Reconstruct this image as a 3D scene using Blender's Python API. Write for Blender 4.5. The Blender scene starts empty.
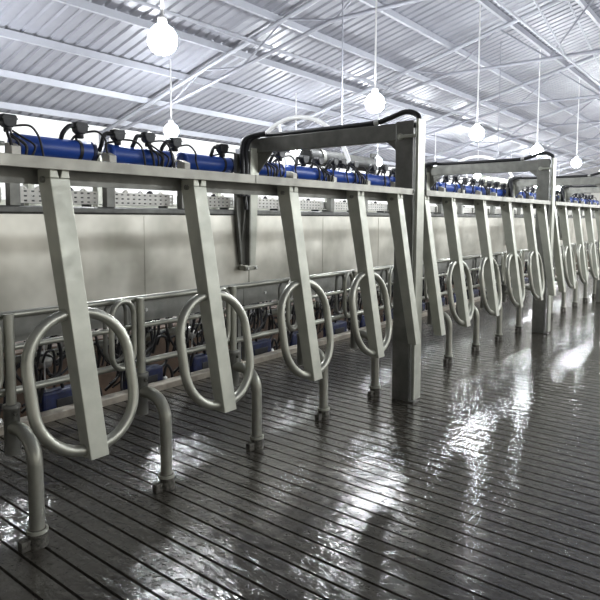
import bpy, bmesh, math, random
from mathutils import Vector, Matrix
random.seed(7)
PI = math.pi
S = bpy.context.scene
C = S.collection

# ------------------------------------------------------------------ materials
def mat(name):
    m = bpy.data.materials.new(name); m.use_nodes = True
    nt = m.node_tree; b = nt.nodes['Principled BSDF']
    return m, nt, b

def noise(nt, scale, detail=4, rough=.55, vec=None, mapscale=None):
    tc = nt.nodes.new('ShaderNodeNewGeometry')
    n = nt.nodes.new('ShaderNodeTexNoise'); n.inputs['Scale'].default_value = scale
    n.inputs['Detail'].default_value = detail; n.inputs['Roughness'].default_value = rough
    if mapscale:
        mp = nt.nodes.new('ShaderNodeMapping'); mp.inputs['Scale'].default_value = mapscale
        nt.links.new(tc.outputs['Position'], mp.inputs['Vector']); nt.links.new(mp.outputs['Vector'], n.inputs['Vector'])
    else:
        nt.links.new(tc.outputs['Position'], n.inputs['Vector'])
    return n.outputs['Fac']

def ramp(nt, fac, stops):
    r = nt.nodes.new('ShaderNodeValToRGB'); e = r.color_ramp.elements
    while len(e) < len(stops): e.new(.5)
    for i, (p, c) in enumerate(stops):
        e[i].position = p; e[i].color = (c[0], c[1], c[2], 1) if hasattr(c, '__len__') else (c, c, c, 1)
    nt.links.new(fac, r.inputs['Fac']); return r.outputs['Color']

def bump(nt, b, fac, strength, dist=.01):
    n = nt.nodes.new('ShaderNodeBump'); n.inputs['Strength'].default_value = strength
    n.inputs['Distance'].default_value = dist
    nt.links.new(fac, n.inputs['Height']); nt.links.new(n.outputs['Normal'], b.inputs['Normal'])

def simple(name, col, rough=.5, metal=0., sc=14, var=.18, bmp=.05, spec=.5, rvar=.12):
    m, nt, b = mat(name)
    f = noise(nt, sc)
    lo = [c * (1 - var) for c in col]; hi = [min(1, c * (1 + var)) for c in col]
    nt.links.new(ramp(nt, f, [(.3, lo), (.7, hi)]), b.inputs['Base Color'])
    f2 = noise(nt, sc * 2.3)
    nt.links.new(ramp(nt, f2, [(.3, max(.03, rough - rvar)), (.7, min(1, rough + rvar))]), b.inputs['Roughness'])
    b.inputs['Metallic'].default_value = metal
    b.inputs['Specular IOR Level'].default_value = spec
    if bmp: bump(nt, b, f2, bmp, .004)
    return m

GALV = simple('galvanised_steel', (.46, .465, .40), .46, .45, 9, .12, .03)
GALVD = simple('dark_galvanised_steel', (.21, .21, .19), .48, .5, 9, .2, .04)  # darker steel tone; on the gate rail back webs it is painted shade
TUBE = simple('galvanised_tube', (.37, .37, .32), .37, .7, 10, .12, 0, .5, .04)
CLEAN = simple('bright_steel', (.62, .62, .60), .4, .8, 12, .12, 0, .5, .06)
def stainless():
    m, nt, b = mat('brushed_stainless')
    f = noise(nt, 2.2, 3)
    nt.links.new(ramp(nt, f, [(.3, (.36, .35, .305)), (.7, (.70, .68, .61))]), b.inputs['Base Color'])
    f2 = noise(nt, 3.2, 4)
    nt.links.new(ramp(nt, f2, [(.3, .31), (.7, .44)]), b.inputs['Roughness'])
    b.inputs['Metallic'].default_value = .88
    return m
STAIN = stainless()
RAILM = simple('dull_galvanised_rail', (.36, .35, .305), .5, .4, 7, .22, .03)
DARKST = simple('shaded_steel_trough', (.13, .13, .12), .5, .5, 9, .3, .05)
WHITEP = simple('white_tray_plastic', (.86, .84, .78), .5, 0, 20, .12, .02)
CREAM = simple('cream_bracket_paint', (.62, .60, .53), .5, .1, 20, .15, .03)
BLUE = simple('blue_plastic_tube', (.012, .06, .33), .36, 0, 3, .08, 0, .6, .03)
BLUED = simple('dirty_blue_plastic', (.005, .012, .06), .5, 0, 20, .5, .05)
BLACK = simple('black_rubber', (.014, .014, .016), .45, 0, 20, .2, .03)
BLACKP = simple('black_plastic_housing', (.02, .02, .022), .45, 0, 25, .2, .02)
KERB = simple('kerb_concrete', (.38, .34, .28), .6, 0, 12, .25, .2)
PIT = simple('pit_concrete', (.11, .075, .052), .7, 0, 3, .45, .2)
CRUST = simple('grimy_iron', (.12, .115, .10), .45, .4, 60, .7, .6)
ROOF = simple('roof_sheet', (.26, .265, .30), .45, .1, 1.2, .06, .0)
PURL = simple('pale_purlin_steel', (.36, .37, .41), .5, .1, 3, .06, .0)
TRUSS = simple('pale_truss_steel', (.26, .265, .30), .5, .1, 3, .08, .0)
WALLM = simple('white_wall_panel', (.88, .88, .85), .7, 0, 1.5, .03, .0)
WHITEPIPE = simple('white_pipe', (.82, .82, .82), .4, 0, 6, .05, .0)
TANK = simple('dull_grey_tank_paint', (.03, .03, .028), .6, .0, 6, .15, 0, .25)
CORD = simple('cord_white', (.7, .7, .7), .6, 0, 6, .05, .0)

def floor_mat():
    m, nt, b = mat('wet_grooved_concrete')
    big = noise(nt, .9, 6, .6)
    fine = noise(nt, 26, 6, .7)
    mix = nt.nodes.new('ShaderNodeMix'); mix.data_type = 'RGBA'; mix.blend_type = 'MULTIPLY'
    mix.inputs[0].default_value = 1
    nt.links.new(ramp(nt, big, [(.3, (.045, .04, .033)), (.7, (.105, .096, .08))]), mix.inputs[6])
    nt.links.new(ramp(nt, fine, [(.3, .6), (.7, 1.1)]), mix.inputs[7])
    nt.links.new(mix.outputs[2], b.inputs['Base Color'])
    r = noise(nt, 2.6, 5, .65)
    nt.links.new(ramp(nt, r, [(.42, .04), (.62, .17)]), b.inputs['Roughness'])
    b.inputs['Specular IOR Level'].default_value = .6
    h = noise(nt, 20, 4, .62, None, (1, .55, 1))
    bump(nt, b, h, .8, .009)
    return m
FLOOR = floor_mat()
m, nt, b = mat('lamp_glow')
b.inputs['Base Color'].default_value = (1, 1, 1, 1)
b.inputs['Emission Color'].default_value = (.93, .97, 1, 1); b.inputs['Emission Strength'].default_value = 210
LAMP = m

# ------------------------------------------------------------------ mesh builder
class MB:
    def __init__(s): s.v = []; s.f = []; s.sm = []
    def add(s, vs, fs, smooth=False):
        n = len(s.v); s.v += [tuple(v) for v in vs]
        for f in fs: s.f.append([i + n for i in f]); s.sm.append(smooth)
        return s
    def box(s, x0, x1, y0, y1, z0, z1):
        vs = [(x, y, z) for z in (z0, z1) for y in (y0, y1) for x in (x0, x1)]
        return s.hexa(vs)
    def hexa(s, vs):   # order: z-low (00,10,01,11), z-high
        return s.add(vs, [(0, 2, 3, 1), (4, 5, 7, 6), (0, 1, 5, 4), (2, 6, 7, 3), (0, 4, 6, 2), (1, 3, 7, 5)])
    def prism(s, poly, axis, a0, a1):   # poly in the two other axes, extruded along axis
        def P(u, v, a):
            return {'x': (a, u, v), 'y': (u, a, v), 'z': (u, v, a)}[axis]
        n = len(poly)
        vs = [P(u, v, a0) for u, v in poly] + [P(u, v, a1) for u, v in poly]
        fs = [tuple(range(n)), tuple(range(2 * n - 1, n - 1, -1))] + [(i, (i + 1) % n, n + (i + 1) % n, n + i) for i in range(n)]
        return s.add(vs, fs)
    def tube(s, pts, r, n=10, closed=False, cap=True):
        pts = [Vector(p) for p in pts]; N = len(pts)
        rs = r if hasattr(r, '__len__') else [r] * N
        tang = []
        for i in range(N):
            if closed: t = pts[(i + 1) % N] - pts[i - 1]
            else: t = pts[min(i + 1, N - 1)] - pts[max(i - 1, 0)]
            tang.append(t.normalized())
        ref = Vector((0, 0, 1)) if abs(tang[0].z) < .9 else Vector((1, 0, 0))
        u = tang[0].cross(ref).normalized(); vs = []
        for i in range(N):
            t = tang[i]; u = (u - t * u.dot(t)).normalized(); w = t.cross(u)
            for k in range(n):
                a = 2 * PI * k / n
                vs.append(pts[i] + (u * math.cos(a) + w * math.sin(a)) * rs[i])
        fs = []
        for i in range(N if closed else N - 1):
            j = (i + 1) % N
            for k in range(n):
                l = (k + 1) % n
                fs.append((i * n + k, i * n + l, j * n + l, j * n + k))
        s.add(vs, fs, True)
        if cap and not closed:
            s.add(vs[:n], [tuple(range(n))[::-1]]); s.add(vs[-n:], [tuple(range(n))])
        return s
    def lathe(s, prof, c=(0, 0, 0), axis='z', n=16):   # prof (r, h)
        vs = []; c = Vector(c)
        for r, hh in prof:
            for k in range(n):
                a = 2 * PI * k / n; p = (r * math.cos(a), r * math.sin(a), hh)
                if axis == 'x': p = (hh, p[0], p[1])
                if axis == 'y': p = (p[0], hh, p[1])
                vs.append(c + Vector(p))
        fs = []
        for i in range(len(prof) - 1):
            for k in range(n):
                l = (k + 1) % n; fs.append((i * n + k, i * n + l, (i + 1) * n + l, (i + 1) * n + k))
        s.add(vs, fs, True)
        s.add(vs[:n], [tuple(range(n))[::-1]]); s.add(vs[-n:], [tuple(range(n))])
        return s
    def build(s, name, m, parent=None, bevel=0):
        me = bpy.data.meshes.new(name)
        me.from_pydata([tuple(v) for v in s.v], [], s.f)
        for p, q in zip(me.polygons, s.sm): p.use_smooth = q
        bm = bmesh.new(); bm.from_mesh(me); bmesh.ops.recalc_face_normals(bm, faces=bm.faces[:]); bm.to_mesh(me); bm.free()
        me.materials.append(m); me.update()
        o = bpy.data.objects.new(name, me); C.objects.link(o)
        if parent: o.parent = parent
        if bevel:
            b = o.modifiers.new('edge', 'BEVEL'); b.width = bevel; b.segments = 2; b.limit_method = 'ANGLE'
        return o

def bez(pts, n=8):   # Catmull-Rom through points
    P = [Vector(p) for p in pts]; P = [P[0] * 2 - P[1]] + P + [P[-1] * 2 - P[-2]]; out = []
    for i in range(1, len(P) - 2):
        for k in range(n):
            t = k / n; a, b, c, d = P[i - 1:i + 3]
            out.append(.5 * ((2 * b) + (c - a) * t + (2 * a - 5 * b + 4 * c - d) * t * t + (3 * b - a - 3 * c + d) * t ** 3))
    out.append(P[-2]); return out

def tag(o, label, cat, group=None):
    o['label'] = label; o['category'] = cat
    if group: o['group'] = group
    return o
def thing(name, label, cat, loc, group=None):
    o = bpy.data.objects.new(name, None); C.objects.link(o); o.location = loc
    o.empty_display_size = .05
    return tag(o, label, cat, group)
def dup(root, loc, label, scale=None):
    r = root.copy(); C.objects.link(r); r.location = loc; r['label'] = label
    if scale: r.scale = scale
    for ch in [o for o in root.children]:
        c = ch.copy(); C.objects.link(c); c.parent = r
        for g in [o for o in ch.children]:
            d = g.copy(); C.objects.link(d); d.parent = c
    return r
def struct(o): o['kind'] = 'structure'; return o

ORD = ['first', 'second', 'third', 'fourth', 'fifth', 'sixth', 'seventh', 'eighth', 'ninth', 'tenth', 'eleventh', 'twelfth',
       'thirteenth', 'fourteenth', 'fifteenth', 'sixteenth', 'seventeenth', 'eighteenth', 'nineteenth', 'twentieth']
POSTN = ['nearest tall post', 'second tall post', 'third tall post', 'fourth tall post', 'fifth tall post']
PER = 3.53
PX = [4.03 + PER * i for i in range(5)]
def locate(xs):
    """phrases that count each x of a row from the tall lift posts"""
    out = {}; xs = sorted(xs)
    left = [x for x in xs if x < PX[0]]
    for i, x in enumerate(reversed(left)): out[x] = '%s left of the %s' % (ORD[i], POSTN[0])
    for p in range(5):
        hi = PX[p + 1] if p < 4 else 1e9
        seg = [x for x in xs if PX[p] <= x < hi]
        for i, x in enumerate(seg): out[x] = '%s right of the %s' % (ORD[i], POSTN[p])
    return out

# ------------------------------------------------------------------ setting
# grooved floor: real grooves running across the exit lane
def make_floor():
    x0, x1, y0, y1 = -3.0, 34.0, -9.0, 3.86
    pitch, gw, gd = .0955, .013, .011
    prof = []; x = x0
    prof.append((x, 0))
    x += .03
    while x < x1 - .2:
        prof += [(x, 0), (x + .003, -gd), (x + gw - .003, -gd), (x + gw, 0)]; x += pitch
    prof.append((x1, 0))
    mb = MB(); n = len(prof)
    vs = [(px, y0, pz) for px, pz in prof] + [(px, y1, pz) for px, pz in prof]
    vs += [(x0, y0, -.25), (x1, y0, -.25), (x0, y1, -.25), (x1, y1, -.25)]
    mb.add(vs, [(i, i + 1, n + i + 1, n + i) for i in range(n - 1)])
    b = 2 * n
    mb.add([vs[n - 1 - 0], vs[2 * n - 1], vs[b + 3], vs[b + 1]], [(0, 1, 2, 3)])
    mb.add([vs[n], vs[2 * n - 1], vs[b + 3], vs[b + 2]], [(0, 1, 2, 3)])
    mb.add([vs[0], vs[n - 1], vs[b + 1], vs[b]], [(0, 1, 2, 3)])
    mb.add([vs[0], vs[n], vs[b + 2], vs[b]], [(0, 1, 2, 3)])
    return mb
struct(make_floor().build('floor', FLOOR))
struct(MB().box(-3, 34, 3.86, 3.97, -.25, .05).build('trim_kerb', KERB, None, .008))
struct(MB().box(-3, 34, 3.97, 6.1, -1.05, -.9).build('floor_pit', PIT))
struct(MB().box(-3, 34, 3.94, 3.97, -.95, -.25).build('wall_pit_near', PIT))
struct(MB().box(-3, 34, 6.1, 6.2, -1.05, .0).build('wall_pit_far', PIT))
struct(MB().box(-3, 34, 6.2, 13.6, -.1, 0).build('floor_far', PIT))
struct(MB().box(-3, 60, 13.5, 13.62, 0, 3.75).build('wall_back', WALLM))
struct(MB().box(59.9, 60, -9, 13.5, -.1, 7.2).build('wall_end', WALLM))

struct(MB().box(-8.1, -8, -9, 13.6, 0, 6.5).build('wall_left_added', simple('added_dark_wall', (.05, .05, .05), .8, 0, 2, .2, 0)))  # unseen dark wall, added to keep light off the left-facing steel

# pitched corrugated roof
EY, EZ, SL = 13.5, 3.78, .265
RY = 1.0
def roofz(y): return EZ + (EY - y) * SL if y >= RY else EZ + (EY - RY) * SL - (RY - y) * SL
def corrug(ya, yb):
    mb = MB(); prof = []; x = -8.0
    while x < 60:
        prof += [(x, 0), (x + .16, 0), (x + .19, .035), (x + .22, .035)]; x += .25
    n = len(prof)
    vs = [(px, ya, roofz(ya) + pz) for px, pz in prof] + [(px, yb, roofz(yb) + pz) for px, pz in prof]
    mb.add(vs, [(i, i + 1, n + i + 1, n + i) for i in range(n - 1)])
    return mb
struct(corrug(RY, EY + .3).build('ceiling', ROOF))
struct(corrug(-9.0, RY).build('ceiling', ROOF))
y = 13.0; pl = []
while y > -8:
    pl.append(y); y -= 1.35
for i, y in enumerate(pl):
    z = roofz(y) - .05
    o = MB().box(-8, 60, y - .035, y + .035, z - .11, z + .02).build('roof_purlin', PURL)
    tag(o, 'pale steel purlin running lengthwise under the roof sheets, %s up from the far wall eave' % ORD[i], 'roof beam', 'roof purlins')

def truss():
    t = thing('roof_truss', '', 'roof truss', (0, 0, 0), 'roof trusses')
    mb = MB()
    top = [(0, y_, roofz(y_) - .2) for y_ in (13.4, RY, -8.6)]
    mb.tube(top[:2], .05, 6); mb.tube(top[1:], .05, 6)
    mb.build('top_chord', PURL, t)
    mb = MB(); zb = 4.75
    ye = EY - (zb - EZ + .35) / SL
    mb.tube([(0, 13.35, EZ - .35), (0, ye - 2.2, zb - .05 + .25), (0, RY, 4.95), (0, -8.6, 4.75)], .04, 6)
    mb.build('bottom_chord', TRUSS, t)
    def bz(y_):
        P = [(13.35, EZ - .35), (ye - 2.2, zb + .2), (RY, 4.95), (-8.6, 4.75)]
        for (a, za), (b_, z2) in zip(P, P[1:]):
            if a >= y_ >= b_: return za + (z2 - za) * (a - y_) / (a - b_)
        return zb
    ys = [12.0 - 1.15 * i for i in range(17)]
    for i in range(len(ys) - 1):
        a, b_ = ys[i], ys[i + 1]
        web = MB()
        if i % 2: web.tube([(0, a, bz(a)), (0, b_, roofz(b_) - .2)], .022, 5)
        else: web.tube([(0, a, roofz(a) - .2), (0, b_, bz(b_))], .022, 5)
        web.build('web_brace', TRUSS, t)
    return t
TX = [3.9 + 4.95 * i for i in range(8)]
t0 = truss()
for i, x in enumerate(TX):
    lb = 'pale steel truss spanning across under the pitched roof, %s from the left' % ORD[i]
    if i == 0: t0.location.x = x; t0['label'] = lb
    else: dup(t0, (x, 0, 0), lb)
    c = MB().box(x - .09, x + .09, 13.32, 13.5, 0, 3.62).build('wall_column', TRUSS)
    tag(c, 'pale steel column against the white far wall, %s from the left' % ORD[i], 'column', 'columns on the far wall')
# longitudinal tie bars with cross bracing between trusses
for j, y in enumerate((8.2, 3.6)):
    for i in range(7):
        z = 5.0; x = TX[i]
        t = thing('roof_cross_brace', 'crossed pale bracing rods between the %s and %s roof trusses, %s run' % (ORD[i], ORD[i + 1], 'farther' if j == 0 else 'nearer'), 'roof bracing', (x, y, 0), 'roof cross bracing')
        MB().tube([(0, 0, 4.95), (4.95, 0, roofz(y) - .3)], .02, 5).build('brace_rod', PURL, t)
        MB().tube([(0, 0, roofz(y) - .3), (4.95, 0, 4.95)], .02, 5).build('brace_rod', PURL, t)
        MB().tube([(0, 0, 4.93), (4.95, 0, 4.93)], .025, 5).build('tie_rod', PURL, t)

# ------------------------------------------------------------------ pendant lamps
LZ = 3.25
def lamp(x, y, label):
    t = thing('pendant_lamp', label, 'lamp', (x, y, LZ), 'pendant lamps in the shed')
    bl = MB().lathe([(.02, -.15), (.07, -.14), (.115, -.105), (.142, -.06), (.15, 0), (.142, .05), (.115, .095), (.08, .13), (.05, .15)], n=24).build('bulb', LAMP, t)
    MB().lathe([(.045, .145), (.05, .17), (.05, .22), (.02, .24)], n=14).build('lamp_socket', CORD, t)
    MB().tube([(0, 0, .23), (0, 0, roofz(y) - LZ)], .016, 6).build('cord', CORD, t)
    return t
for r, y in enumerate((4.97, 9.94, -.3, -5.3)):
    for k in range(-1, 8):
        x = 8.18 + 4.19 * k
        if (r >= 2 and k > 5) or (r == 2 and k < 0): continue
        rn = ['row above the milking pit', 'row nearest the far wall', 'row above the exit lane', 'row behind the viewpoint'][r]
        lamp(x, y, 'glowing white pendant lamp, %s from left in %s' % (ORD[k + 1], rn))

# ------------------------------------------------------------------ hanging bars with loops
def loop_pts(w, hh, rc, yfun, z0, n=9):
    pts = []
    cx, cz = w / 2 - rc, hh / 2 - rc
    for (sx, sz, a0) in ((1, 1, 0), (-1, 1, 90), (-1, -1, 180), (1, -1, 270)):
        for k in range(n + 1):
            a = math.radians(a0 + 90 * k / n)
            pts.append((sx * cx + rc * math.cos(a), sz * cz + rc * math.sin(a)))
    return [(x, yfun(z), z0 + z) for x, z in pts]
def bar_mesh(ztop=1.605, zbot=.515):
    # front faces: top (y 2.08) leaning out to y 1.94; depth tapers
    w = .039; lean = .055
    mb = MB()
    T = [(-w, 2.08), (w, 2.08), (-w, 2.17), (w, 2.17)]
    B = [(-w + lean, 1.94), (w + lean, 1.94), (-w + lean, 2.005), (w + lean, 2.005)]
    vs = [(x, y_, zbot) for x, y_ in B] + [(x, y_, ztop) for x, y_ in T]
    # notch at the top of the front plate
    n = .011; nd = .035
    mb.hexa([(x, y_, zbot) for x, y_ in B] + [(x + (.0), y_, ztop - nd) for x, y_ in T])
    for x0, x1 in ((-w, -n), (n, w)):
        mb.hexa([(x0 if x0 < 0 else 0.002, 2.08, ztop - nd), (x1 if x1 > 0 else -.002, 2.08, ztop - nd), (x0 if x0 < 0 else .002, 2.17, ztop - nd), (x1 if x1 > 0 else -.002, 2.17, ztop - nd),
                 (x0, 2.08, ztop), (x1, 2.08, ztop), (x0, 2.17, ztop), (x1, 2.17, ztop)])
    return mb
def make_bar(with_loop, label):
    t = thing('hanging_gate_bar', label, 'gate bar', (0, 0, 0), 'hanging gate bars')
    bar_mesh().build('bar', GALV, t, .003)
    if with_loop:
        yf = lambda z: 2.015 + (z + .80 - .80) * .128
        pts = loop_pts(.42, .515, .19, yf, .803)
        pts = [(x + .04 - (z - .803) * .05, y_, z) for x, y_, z in pts]
        MB().tube(pts, .0215, 12, closed=True).build('bumper_loop', TUBE, t)
    MB().tube([(-.05, 2.125, 1.565), (.05, 2.125, 1.565)], .012, 8).build('pivot_bolt', GALVD, t)
    return t
base = [(1.182 + .695 * i, True) for i in range(4)] + [(3.79, False), (4.215, False)]
bars = []
for p in range(0, 4):
    for x, l in base: bars.append((round(x + PER * p, 3), l))
bars = [(.685, False)] + bars
lo = locate([x for x, l in bars])
pb = {True: None, False: None}
for x, l in bars:
    lab = ('leaning galvanised bar with oval loop, %s' if l else 'leaning galvanised bar without a loop, %s') % lo[x]
    lab = lab.replace('right of', 'bar right of').replace('left of', 'bar left of')
    if pb[l] is None:
        pb[l] = make_bar(l, lab); pb[l].location = (x, 0, 0)
    else: dup(pb[l], (x, 0, 0), lab)

# rails that carry the bars, one per bay
def rail(x0, x1, label):
    t = thing('gate_rail', label, 'rail', (x0, 2.06, 1.6), 'gate rails carrying the bars')
    L = x1 - x0
    MB().prism([(0, 0), (.008, 0), (.008, .036), (.13, .036), (.13, .044), (0, .044)], 'x', 0, L).build('channel', RAILM, t, .002)
    MB().box(0, L, .13, .138, -.05, .044).build('back_web', GALVD, t)  # shade under the top flange is put into this web's darker colour
    MB().tube([(L - .02, .0, .022), (L + .035, .06, .01)], .016, 8).build('end_lug', GALVD, t)
    n = int(L / 1.75)
    for i in range(1, n + 1):
        xx = i * L / (n + 1)
        MB().box(xx, xx + .004, -.002, .006, -.0, .044).build('weld_seam', GALVD, t)
    return t
rail(-1.2, 3.955, 'long galvanised rail whose bars hang left of the nearest tall lift post')
rail(4.165, PX[1] - .075, 'galvanised rail between the nearest and second tall lift posts')
rail(PX[1] + .135, PX[2] - .075, 'galvanised rail between the second and third tall lift posts')
rail(PX[2] + .135, PX[3] - .075, 'galvanised rail starting past the third tall lift post, farthest right')

# ------------------------------------------------------------------ lift frames
def lift_frame(label):
    t = thing('lift_frame', label, 'lift post', (0, 0, 0), 'lift frames over the stalls')
    p = MB().box(0, .085, 2.115, 2.26, .012, 2.16).build('post', GALVD, t, .004)
    ch = MB(); ch.box(-.012, .100, 2.062, 2.070, .03, 2.165); ch.box(-.012, -.004, 2.07, 2.084, .03, 2.165); ch.box(.092, .100, 2.07, 2.084, .03, 2.165)
    ch.build('front_channel', GALV, t, .002)
    MB().tube([(.0, 2.098, .03), (.0, 2.098, 2.1)], .006, 8).build('lift_rod', CLEAN, t)
    MB().box(.0, .09, 2.07, 2.26, .0, .012).build('base_plate', CRUST, t)
    a = MB().prism([(2.26, 2.02), (3.80, 2.02), (3.80, 2.15), (2.115, 2.15), (2.115, 2.10)], 'x', .005, .075)
    a.prism([(2.25, 2.03), (2.37, 2.03), (2.25, 1.93)], 'x', .02, .06)
    a.build('arm', GALVD, t, .003)
    # rear column that bolts to the splash panel
    c = MB()
    c.hexa([(-.07, 3.715, .99), (.0, 3.715, .99), (-.07, 3.728, .99), (.0, 3.728, .99), (-.07, 3.70, 2.06), (.045, 3.70, 2.06), (-.07, 3.715, 2.06), (.045, 3.715, 2.06)])
    c.build('rear_column', GALV, t, .003)
    c = MB(); c.hexa([(-.085, 3.715, .99), (-.07, 3.715, .99), (-.085, 3.795, .99), (-.07, 3.795, .99), (-.085, 3.70, 2.03), (-.07, 3.70, 2.03), (-.085, 3.795, 2.03), (-.07, 3.795, 2.03)])
    c.prism([(3.79, .99), (3.70, 1.62), (3.79, 1.62)], 'x', -.14, -.13)
    c.prism([(-.14, 1.0), (-.085, 1.0), (-.085, 2.0), (-.20, 2.0), (-.20, 1.5)], 'y', 3.76, 3.795)
    c.build('column_web', GALVD, t, .002)
    MB().box(-.145, .02, 3.705, 3.797, .945, .985).build('foot_clamp', TUBE, t, .004)
    for dx in (-.12, -.01):
        MB().tube([(dx, 3.69, .965), (dx, 3.71, .965)], .012, 6).build('clamp_bolt', CLEAN, t)
    MB().prism([(3.72, 2.03), (3.52, 2.03), (3.72, 1.82)], 'x', .02, .035).build('gusset', GALVD, t)
    lug = MB().box(-.024, -.0, 2.075, 2.22, 2.03, 2.055)
    lug.lathe([(.024, -.022), (.024, .0)], (0, 2.215, 2.043), 'x', 14)
    lug.build('collar_strap', GALV, t, .004)
    h = MB().tube(bez([(.03, 2.08, 2.15), (.035, 2.10, 2.2), (.04, 2.2, 2.235), (.04, 2.36, 2.195), (.04, 2.5, 2.175), (.04, 3.1, 2.172), (.04, 3.55, 2.175), (.03, 3.72, 2.19), (-.02, 3.80, 2.14), (-.1, 3.79, 2.0), (-.13, 3.74, 1.75), (-.12, 3.72, 1.5)], 6), .021, 8)
    h.build('hose', BLACK, t)
    for o_, r_ in ((.0, .026), (.05, .024)):
        MB().tube(bez([(.0, 3.64 - o_, 2.185), (-.05 - o_, 3.74, 2.14), (-.11 - o_, 3.73, 2.02), (-.135 - o_, 3.70, 1.86), (-.135 - o_, 3.70, 1.62)], 6), r_, 8).build('hose', BLACK, t)
    MB().lathe([(.026, -.02), (.026, .02)], (.04, 2.45, 2.178), 'y', 10).build('hose_clip', CLEAN, t)
    return t
LFL = ['nearest tall galvanised lift post with arm reaching back over the stalls',
       'second tall galvanised lift post, midway down the row, with arm reaching back',
       'third tall lift post, cut off at the right edge, arm reaching back',
       'fourth tall lift post, hidden farthest down the row']
lf = lift_frame(LFL[0]); lf.location = (PX[0], 0, 0)
for i in (1, 2, 3): dup(lf, (PX[i], 0, 0), LFL[i])

# ------------------------------------------------------------------ stall dividers (posts, S legs, rings)
def divider(label):
    t = thing('stall_divider', label, 'stall divider', (0, 0, 0), 'stall dividers behind the bars')
    MB().tube([(0, 2.62, .56), (0, 2.62, .995)], .0225, 12).build('post', TUBE, t)
    sl = MB().lathe([(.034, .36), (.034, .565), (.038, .568), (.038, .585), (.034, .588)], (0, 2.62, 0), n=14)
    sl.build('sleeve', GALVD, t)
    MB().tube([(.0, 2.575, .55), (.0, 2.60, .55)], .009, 6).build('sleeve_bolt', CRUST, t)
    pts = bez([(0, 2.60, .485), (0, 2.53, .485), (0, 2.465, .46), (0, 2.425, .40), (0, 2.42, .32), (0, 2.42, .2), (0, 2.42, .04)], 6)
    MB().tube(pts, .0315, 14).build('leg', TUBE, t)
    co = MB().lathe([(.042, .0), (.044, .02), (.040, .05), (.043, .06), (.043, .075), (.034, .08)], (0, 2.42, 0), n=12)
    co.box(-.078, -.02, 2.405, 2.44, .0, .045)
    co.build('floor_coupling', CRUST, t, .003)
    MB().lathe([(.045, .064), (.045, .078)], (0, 2.42, 0), n=12).build('coupling_rim', GALV, t)
    ring = [(x - .125, 2.60 + (x) * .25, z) for x, _, z in loop_pts(.165, .35, .0815, lambda z: 0, .815)]
    MB().tube(ring, .0145, 10, closed=True).build('oval_ring', TUBE, t)
    ring = [(x - .10, 2.70 + x * .2, z) for x, _, z in loop_pts(.15, .33, .074, lambda z: 0, .82)]
    MB().tube(ring, .012, 8, closed=True).build('rear_oval_ring', GALVD, t)
    return t
dx = [round(1.93 + .703 * k, 3) for k in range(-2, 17)]
lo = locate(dx)
d0 = None
for x in dx:
    lab = 'stall post with curved leg, %s' % lo[x].replace('right of', 'leg right of').replace('left of', 'leg left of')
    if d0 is None: d0 = divider(lab); d0.location = (x, 0, 0)
    else: dup(d0, (x, 0, 0), lab)
for z, r, nm in ((.985, .0175, 'top'), (.835, .0145, 'middle'), (.635, .018, 'bottom')):
    o = MB().tube([(-1.2, 2.657, z), (14.5, 2.657, z)], r, 12).build('stall_rail', TUBE)
    tag(o, 'long galvanised tube rail joining the stall posts, %s of three' % nm, 'rail', 'tube rails joining the stall posts')

# ------------------------------------------------------------------ splash panels
edges = [-1.3, .5, PX[0], PX[1], PX[2], PX[3], PX[4] + 1]
PLAB = ['smooth stainless splash panel at the far left edge of the row', 'large smooth stainless splash panel left of the nearest tall lift post',
        'smooth stainless splash panel between the nearest and second tall lift posts', 'stainless splash panel between the second and third tall lift posts',
        'stainless splash panel just past the third tall lift post', 'farthest stainless splash panel at the right end']
for i in range(6):
    x0, x1 = edges[i] + .004, edges[i + 1] - .004
    t = thing('splash_panel', PLAB[i], 'panel', (x0, 3.8, .8), 'stainless splash panels')
    L = x1 - x0
    MB().box(0, L, 0, .012, 0, .648).build('sheet', STAIN, t, .004)
    MB().prism([(.0, .648), (.012, .652), (.235, .662), (.235, .70), (.0, .70), (-.012, .69), (-.012, .66)], 'x', 0, L).build('top_channel', DARKST, t)  # shade of the fold is put into its dark steel colour
    MB().tube([(0, .0, .002), (L, .0, .002)], .013, 8).build('rolled_lower_edge', TUBE, t)
    n = max(1, round(L / 1.17)) 
    for k in range(1, n):
        MB().box(k * L / n - .006, k * L / n + .006, -.0025, .0, .02, .64).build('sheet_seam', STAIN, t)
    MB().box(0, L, .07, .082, -.20, -.02).build('lower_flange', GALVD, t)
    for xx in (.02, L - .06):
        MB().box(xx, xx + .04, .083, .12, -.75, .66).build('leg', GALVD, t)
    for k in range(int(L / .7)):
        MB().tube([(.3 + .7 * k, .06, -.11), (.3 + .7 * k, .075, -.11)], .014, 8).build('flange_bolt', CLEAN, t)

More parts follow.
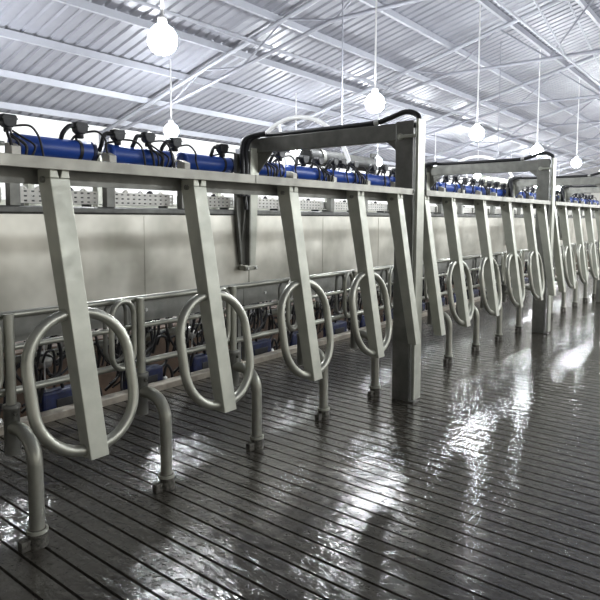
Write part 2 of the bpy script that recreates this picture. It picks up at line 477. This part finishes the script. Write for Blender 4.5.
# ------------------------------------------------------------------ brackets, trays, blue cylinders, valve heads, clusters
bx = [round(1.85 + .7065 * k, 3) for k in range(-3, 24)]
bloc = locate(bx)
cloc = locate([x + .05 for x in bx])
br0 = tr0 = bc0 = None
def bracket(label):
    t = thing('support_bracket', label, 'bracket', (0, 0, 0), 'brackets under the blue cylinders')
    MB().box(-.035, .035, 3.80, 3.86, 1.50, 1.74).build('upright', GALVD, t, .003)
    MB().prism([(3.765, 1.74), (3.86, 1.74), (3.86, 1.90), (3.83, 1.90), (3.765, 1.875)], 'x', -.03, .03).build('cradle', CREAM, t, .003)
    MB().box(-.045, .045, 3.77, 3.86, 1.73, 1.745).build('base_flange', CREAM, t)
    return t
def tray(label):
    t = None
    L, H = .625, .095; cols, rows = 12, 3
    xs = [0]; zs = [0]
    cw = L / cols; rh = H / rows
    for c in range(cols): xs += [c * cw + cw * .28, c * cw + cw * .72, (c + 1) * cw]
    for r in range(rows): zs += [r * rh + rh * .33, r * rh + rh * .67, (r + 1) * rh]
    bm = bmesh.new(); V = [[bm.verts.new((x, 0, z)) for x in xs] for z in zs]
    for j in range(len(zs) - 1):
        for i in range(len(xs) - 1):
            if i % 3 == 1 and j % 3 == 1: continue
            bm.faces.new((V[j][i], V[j][i + 1], V[j + 1][i + 1], V[j + 1][i]))
    r = bmesh.ops.extrude_face_region(bm, geom=bm.faces[:])
    bmesh.ops.translate(bm, verts=[v for v in r['geom'] if isinstance(v, bmesh.types.BMVert)], vec=(0, .006, 0))
    bmesh.ops.recalc_face_normals(bm, faces=bm.faces[:])
    me = bpy.data.meshes.new('perforated_tray'); bm.to_mesh(me); bm.free(); me.materials.append(WHITEP)
    o = bpy.data.objects.new('perforated_tray', me)
    t = thing('perforated_tray', label, 'cable tray', (0, 0, 0), 'perforated trays above the panels')
    o.name = 'perforated_face'; C.objects.link(o); o.parent = t
    MB().box(0, L, .006, .12, 0, .006).build('tray_floor', WHITEP, t)
    MB().box(.0, L, .05, .056, .006, .088).build('tray_added_dark_backing', DARKST, t)  # dark sheet added so the space behind the holes reads dark
    for dx_, rr in ((.08, .009), (.19, .012), (.33, .008), (.42, .013), (.53, .009)):
        MB().tube(bez([(dx_ - .06, .06, .02), (dx_ - .02, .06, .08), (dx_ + .02, .06, .11), (dx_ + .06, .06, .02)], 4), rr, 6).build('fitting', BLACK if rr > .012 else WHITEP, t)
    for x_ in (.05, L - .07):
        MB().box(x_, x_ + .02, .01, .11, -.02, 0).build('foot', DARKST, t)
    return t
def cylinder(label):
    t = thing('blue_cylinder', label, 'cylinder', (0, 0, 0), 'blue cylinders along the top of the row')
    MB().lathe([(.070, .0), (.072, .01), (.072, .55), (.070, .56)], (0, 0, 0), 'x', 24).build('barrel', BLUE, t)
    MB().lathe([(.045, -.012), (.074, -.008), (.076, .018), (.073, .02)], (0, 0, 0), 'x', 20).build('end_cap', BLUE, t)
    MB().lathe([(.073, .545), (.076, .548), (.076, .575), (.05, .585)], (0, 0, 0), 'x', 20).build('end_cap', BLUED, t)
    MB().lathe([(.016, .58), (.016, .645)], (0, 0, 0), 'x', 10).build('piston_rod', CLEAN, t)
    MB().lathe([(.077, .44), (.077, .465)], (0, 0, 0), 'x', 20).build('clamp_band', BLACKP, t)
    return t
for x in bx:
    lb = 'short cream and grey bracket, %s' % bloc[x].replace('right of', 'bracket right of').replace('left of', 'bracket left of')
    if br0 is None: br0 = bracket(lb); br0.location = (x, 0, 0)
    else: dup(br0, (x, 0, 0), lb)
    ct = cloc[x + .05]
    lb = 'white tray with square holes, %s' % ct.replace('right of', 'tray right of').replace('left of', 'tray left of')
    if tr0 is None: tr0 = tray(lb); tr0.location = (x + .04, 3.90, 1.52)
    else: dup(tr0, (x + .04, 3.90, 1.52), lb)
    lb = 'horizontal blue cylinder, %s' % ct.replace('right of', 'cylinder right of').replace('left of', 'cylinder left of')
    if bc0 is None: bc0 = cylinder(lb); bc0.location = (x + .048, 3.90, 1.90)
    else: dup(bc0, (x + .048, 3.90, 1.90), lb)

def valve(seed):
    rnd = random.Random(seed)
    t = thing('valve_head', '', 'valve', (0, 0, 0), 'black valve heads with hoses above the cylinders')
    b = MB(); b.prism([(-.05, .015), (-.042, -.028), (-.02, -.045), (.022, -.045), (.045, -.02), (.05, .02), (.045, .038), (-.045, .038)], 'y', -.035, .035)
    b.build('housing', BLACKP, t, .008)
    MB().lathe([(.02, -.075), (.026, -.07), (.026, -.045)], (0, 0, 0), 'z', 10).build('neck', BLACKP, t)
    MB().box(-.052, .052, -.037, .037, .008, .016).build('lid_rim', BLACKP, t)
    j = lambda s=.02: rnd.uniform(-s, s)
    MB().tube(bez([(-.035, 0, .005), (-.09, -.0 + j(), 0), (-.135, -.01, -.05), (-.155 + j(), .02, -.11), (-.16, .06, -.2)], 6), .0165, 8).build('bent_hose', BLACK, t)
    for k in range(4 if seed == 0 else 2):
        x = -.02 + .02 * k
        if seed:
            MB().tube(bez([(x, .0, -.05), (x * 2 + j(.03), .05, -.07), (x * 3 + .06 + j(.04), .09, -.12), (x * 3 + .08, .09, -.26)], 5), .009, 6).build('thin_hose', BLACK, t)
            continue
        MB().tube(bez([(x * .5, -.01, -.06), (x + j(.03), -.05 + j(.01), -.1), (x * 2.2 + .02 + j(.03), -.085, -.15 + j(.01)), (x * 2 + .03, -.082, -.23), (x * 2 + j(.03), -.03, -.30)], 5), .0075 if k % 2 else .0105, 6).build('thin_hose', BLACK, t)
    MB().tube(bez([(.03, -.0, -.03), (.10 + j(), -.05, -.03 + j()), (.16, -.07, -.075), (.19 + j(), -.06, -.14), (.2, -.07, -.24)], 5), .008, 6).build('thin_hose', BLACK, t)
    return t
vx = [-.2, .2, .55, .85, 1.16, 1.55, 1.85, 2.36, 2.67, 2.95, 3.22, 3.76]
extra = [4.30, 4.56, 4.95, 5.22, 5.50, 5.66, 5.92, 6.35, 6.62, 6.90, 7.15, 7.42]
x = 7.80
while x < 18.3:
    extra.append(round(x, 2)); x += .353
vx = vx + extra
vlo = locate(vx)
protos = [None] * 3
for i, x in enumerate(vx):
    k = i % 3
    lb = 'black valve head with hoses, %s' % vlo[x].replace('right of', 'valve right of').replace('left of', 'valve left of')
    z = 2.055 + random.uniform(-.012, .02)
    if protos[k] is None: protos[k] = valve(k); protos[k].location = (x, 3.87, z); protos[k]['label'] = lb
    else: dup(protos[k], (x, 3.87, z), lb)

# milking clusters hanging over the pit edge
def cluster(label):
    t = thing('milking_cluster', label, 'milking cluster', (0, 0, 0), 'milking clusters hanging at the pit edge')
    MB().lathe([(.02, -.06), (.05, -.05), (.062, -.01), (.062, .02), (.04, .045), (.015, .055)], n=16).build('claw_bowl', CLEAN, t)
    for i, (dx_, dy) in enumerate(((-.1, -.03), (.1, -.03), (-.06, .06), (.06, .06))):
        cup = MB().tube([(dx_ * 1.1, dy, .06), (dx_ * 1.25, dy * 1.1, .20)], [.022, .026], 10).build('teat_cup', CLEAN, t)
        MB().tube(bez([(dx_ * .4, dy * .4, .03), (dx_ * .8, dy, -.05), (dx_ * 1.2, dy, -.01), (dx_ * 1.1, dy, .06)], 5), .009, 6).build('milk_tube', BLACK, cup)
        MB().tube([(dx_ * 1.25, dy * 1.1, .20), (dx_ * 1.27, dy * 1.1, .235)], [.028, .022], 10).build('cup_mouth', BLACK, cup)
    MB().tube(bez([(0, 0, -.05), (.05, -.05, -.14), (.2, -.06, -.12), (.27, 0, .05), (.22, .05, .28), (.2, .05, .45)], 6), .014, 8).build('long_milk_hose', BLACK, t)
    MB().tube(bez([(0, .02, -.04), (-.08, -.03, -.18), (-.2, -.02, -.1), (-.26, .02, .1), (-.18, .05, .3)], 6), .011, 8).build('pulse_hose', BLACK, t)
    MB().tube(bez([(-.25, -.03, .22), (-.12, -.05, .31), (0, -.04, .24), (.12, -.05, .32), (.26, -.03, .23)], 6), .013, 7).build('pulse_hose', BLACK, t)
    rn = random.Random(5)
    for k in range(18):
        x_ = rn.uniform(-.33, .25); z_ = rn.uniform(-.34, .3); y_ = rn.uniform(-.2, .1)
        u_ = rn.uniform(.08, .2)
        MB().tube(bez([(x_, y_, z_), (x_ + u_ * .2, y_ - .03, z_ + u_ * .9), (x_ + u_, y_, z_ + u_ * .7), (x_ + u_ * 1.1, y_ + .02, z_ - .1), (x_ + u_ * .4, y_, z_ - u_)], 6), rn.choice((.009, .013, .017)), 7).build('looped_hose', BLACK, t)
    MB().tube([(-.03, -.06, -.35), (-.03, -.06, .38)], .005, 6).build('lift_cord', CORD, t)
    return t
c0 = m0 = None
def meter(label):
    t = thing('milk_meter', label, 'milk meter', (0, 0, 0), 'blue boxes on the pit kerb')
    MB().box(-.2, .17, -.05, .06, -.09, .115).build('body', BLUED, t, .02)
    MB().box(-.1, .1, -.056, -.05, -.03, .05).build('face_plate', BLACKP, t, .004)
    MB().lathe([(.03, 0), (.03, .05), (.02, .06)], (.21, .0, -.06), n=10).build('spigot', CLEAN, t)
    MB().tube(bez([(.21, 0, 0), (.22, -.03, .1), (.28, -.02, .02), (.3, 0, -.12)], 5), .012, 7).build('hose', BLACK, t)
    MB().tube(bez([(-.21, 0, .14), (-.24, -.03, .0), (-.2, -.03, -.1), (-.12, -.05, -.02)], 5), .011, 7).build('hose', BLACK, t)
    return t
for x in bx[:19]:
    ct = cloc[x + .05]
    xx = x + .35
    lb = 'steel cluster with black hoses, %s' % ct.replace('right of', 'cluster right of').replace('left of', 'cluster left of')
    dz = random.uniform(-.03, .03)
    if c0 is None: c0 = cluster(lb); c0.location = (xx, 4.16, .36 + dz)
    else: dup(c0, (xx, 4.16, .36 + dz), lb)
    lb = 'dark blue box behind kerb, %s' % ct.replace('right of', 'box right of').replace('left of', 'box left of')
    if m0 is None: m0 = meter(lb); m0.location = (xx + .1, 4.05, .05)
    else: dup(m0, (xx + .1, 4.05, .05), lb)
t = thing('milk_line_pipe', 'long dull steel pipe behind the milking clusters over the pit', 'pipe', (0, 4.45, .33))
MB().tube([(-1.2, 0, 0), (17, 0, 0)], .04, 12).build('pipe_run', TUBE, t)
for k in range(6):
    MB().box(.6 + 3 * k, .64 + 3 * k, -.01, .01, .03, .255).build('strap', GALVD, t)
t = thing('pit_service_beam', 'dark beam above the milking clusters, behind the splash panels', 'beam', (0, 4.4, -.9))
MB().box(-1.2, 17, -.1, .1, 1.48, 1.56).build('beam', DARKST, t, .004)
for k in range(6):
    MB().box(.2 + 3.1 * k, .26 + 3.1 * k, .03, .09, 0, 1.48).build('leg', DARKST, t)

# ------------------------------------------------------------------ far side of the pit
for i, x in enumerate((7.03, 14.1)):
    lab = ['large grey horizontal cylinder seen under the nearest lift arm', 'pale horizontal cylinder seen under the second lift arm'][i]
    t = thing('overhead_tank', lab, 'air tank', (x, 5.5, 2.36), 'overhead cylinders beyond the pit')
    MB().lathe([(.05, 0), (.12, .03), (.125, .06), (.125, 1.85), (.12, 1.88), (.05, 1.9)], (0, 0, 0), 'x', 20).build('barrel', TANK if i == 0 else GALV, t)
    MB().lathe([(.14, -.02), (.14, .06)], (.35, 0, 0), 'x', 20).build('clamp_ring', GALVD, t)
    f = MB().box(1.9, 2.08, -.02, .02, -.2, .2)
    f.build('end_plate', TANK if i == 0 else GALV, t, .006)
    for zz in (-.12, 0, .12):
        MB().tube([(1.99, -.035, zz), (1.99, -.02, zz)], .03, 8).build('plate_boss', BLACKP if i == 0 else GALVD, t)
    MB().tube([(1.0, 0, .12), (1.0, 0, roofz(5.5) - 2.36)], .012, 6).build('hanger_rod', TRUSS, t)
for i, x in enumerate((7.03, 14.09)):
    lab = 'white curved pipe hoop with spoke, rising above the %s lift arm' % ['nearest', 'second'][i]
    t = thing('pipe_hoop', lab, 'pipe hoop', (x, 5.66, 1.92), 'white pipe hoops over the pit')
    pts = [(0, 1.02 * math.cos(a), 1.02 * math.sin(a)) for a in [PI * k / 28 for k in range(29)]]
    MB().tube(pts, .032, 10).build('hoop', WHITEPIPE, t)
    MB().tube([(0, .1, 0), (0, .33, .96)], .02, 8).build('spoke', WHITEPIPE, t)
    MB().tube([(0, -1.05, 0), (0, 1.05, 0)], .03, 8).build('cross_tube', TANK, t)
    MB().tube([(0, -1.02, 0), (0, -1.02, -2.82)], .025, 8).build('leg', TANK, t)
    MB().tube([(0, 1.02, 0), (0, 1.02, -1.92)], .025, 8).build('leg', TANK, t)
def far_frame(label):
    t = thing('far_lift_frame', label, 'lift post', (0, 0, 0), 'lift frames on the far side of the pit')
    MB().box(0, .085, 7.9, 8.05, 0, 2.2).build('post', GALV, t)
    MB().box(0, .075, 6.2, 7.9, 2.02, 2.17).build('arm', GALV, t)
    MB().box(-.04, .04, 6.2, 6.3, .85, 2.02).build('rear_column', GALV, t)
    return t
ff = far_frame('pale lift frame across the pit, first from the left'); ff.location = (PX[0], 0, 0)
for i in (1, 2, 3, 4): dup(ff, (PX[i], 0, 0), 'pale lift frame across the pit, %s from the left' % ORD[i])
o = MB().box(-1.2, 22, 8.02, 8.14, 1.58, 1.66).build('far_gate_rail', GALV); tag(o, 'long pale rail on the far side of the pit', 'rail')
o = MB().box(-1.2, 22, 6.2, 6.22, .8, 1.46).build('far_splash_panel', STAIN); tag(o, 'stainless splash panel facing away across the pit', 'panel')
o = MB().tube([(-1.2, 6.28, 1.9), (22, 6.28, 1.9)], .06, 12).build('far_vacuum_pipe', CLEAN); tag(o, 'long pale pipe along the top of the far stalls', 'pipe')

# ------------------------------------------------------------------ world, camera
w = bpy.data.worlds.new('world'); S.world = w; w.use_nodes = True
w.node_tree.nodes['Background'].inputs['Color'].default_value = (1, .98, .92, 1)
w.node_tree.nodes['Background'].inputs['Strength'].default_value = .75

cam = bpy.data.cameras.new('camera'); co = bpy.data.objects.new('camera', cam); C.objects.link(co)
F = Vector((0.78196342, 0.61863268, -0.07633357)); R = Vector((0.62066811, -0.78406406, 0.00382668)); U = Vector((0.05748309, 0.05037014, 0.99707499))
M = Matrix((R, U, -F)).transposed().to_4x4(); M.translation = Vector((0, 0, 1.42456))
co.matrix_world = M
cam.sensor_width = 36; cam.lens = 589.075 * 36 / 600; cam.shift_y = -(300 - 263.309) / 600
cam.clip_start = .05; cam.clip_end = 200
S.camera = co
S.view_settings.view_transform = 'Standard'; S.view_settings.look = 'None'
S.view_settings.gamma = 1; S.view_settings.exposure = .53; S.view_settings.use_curve_mapping = False
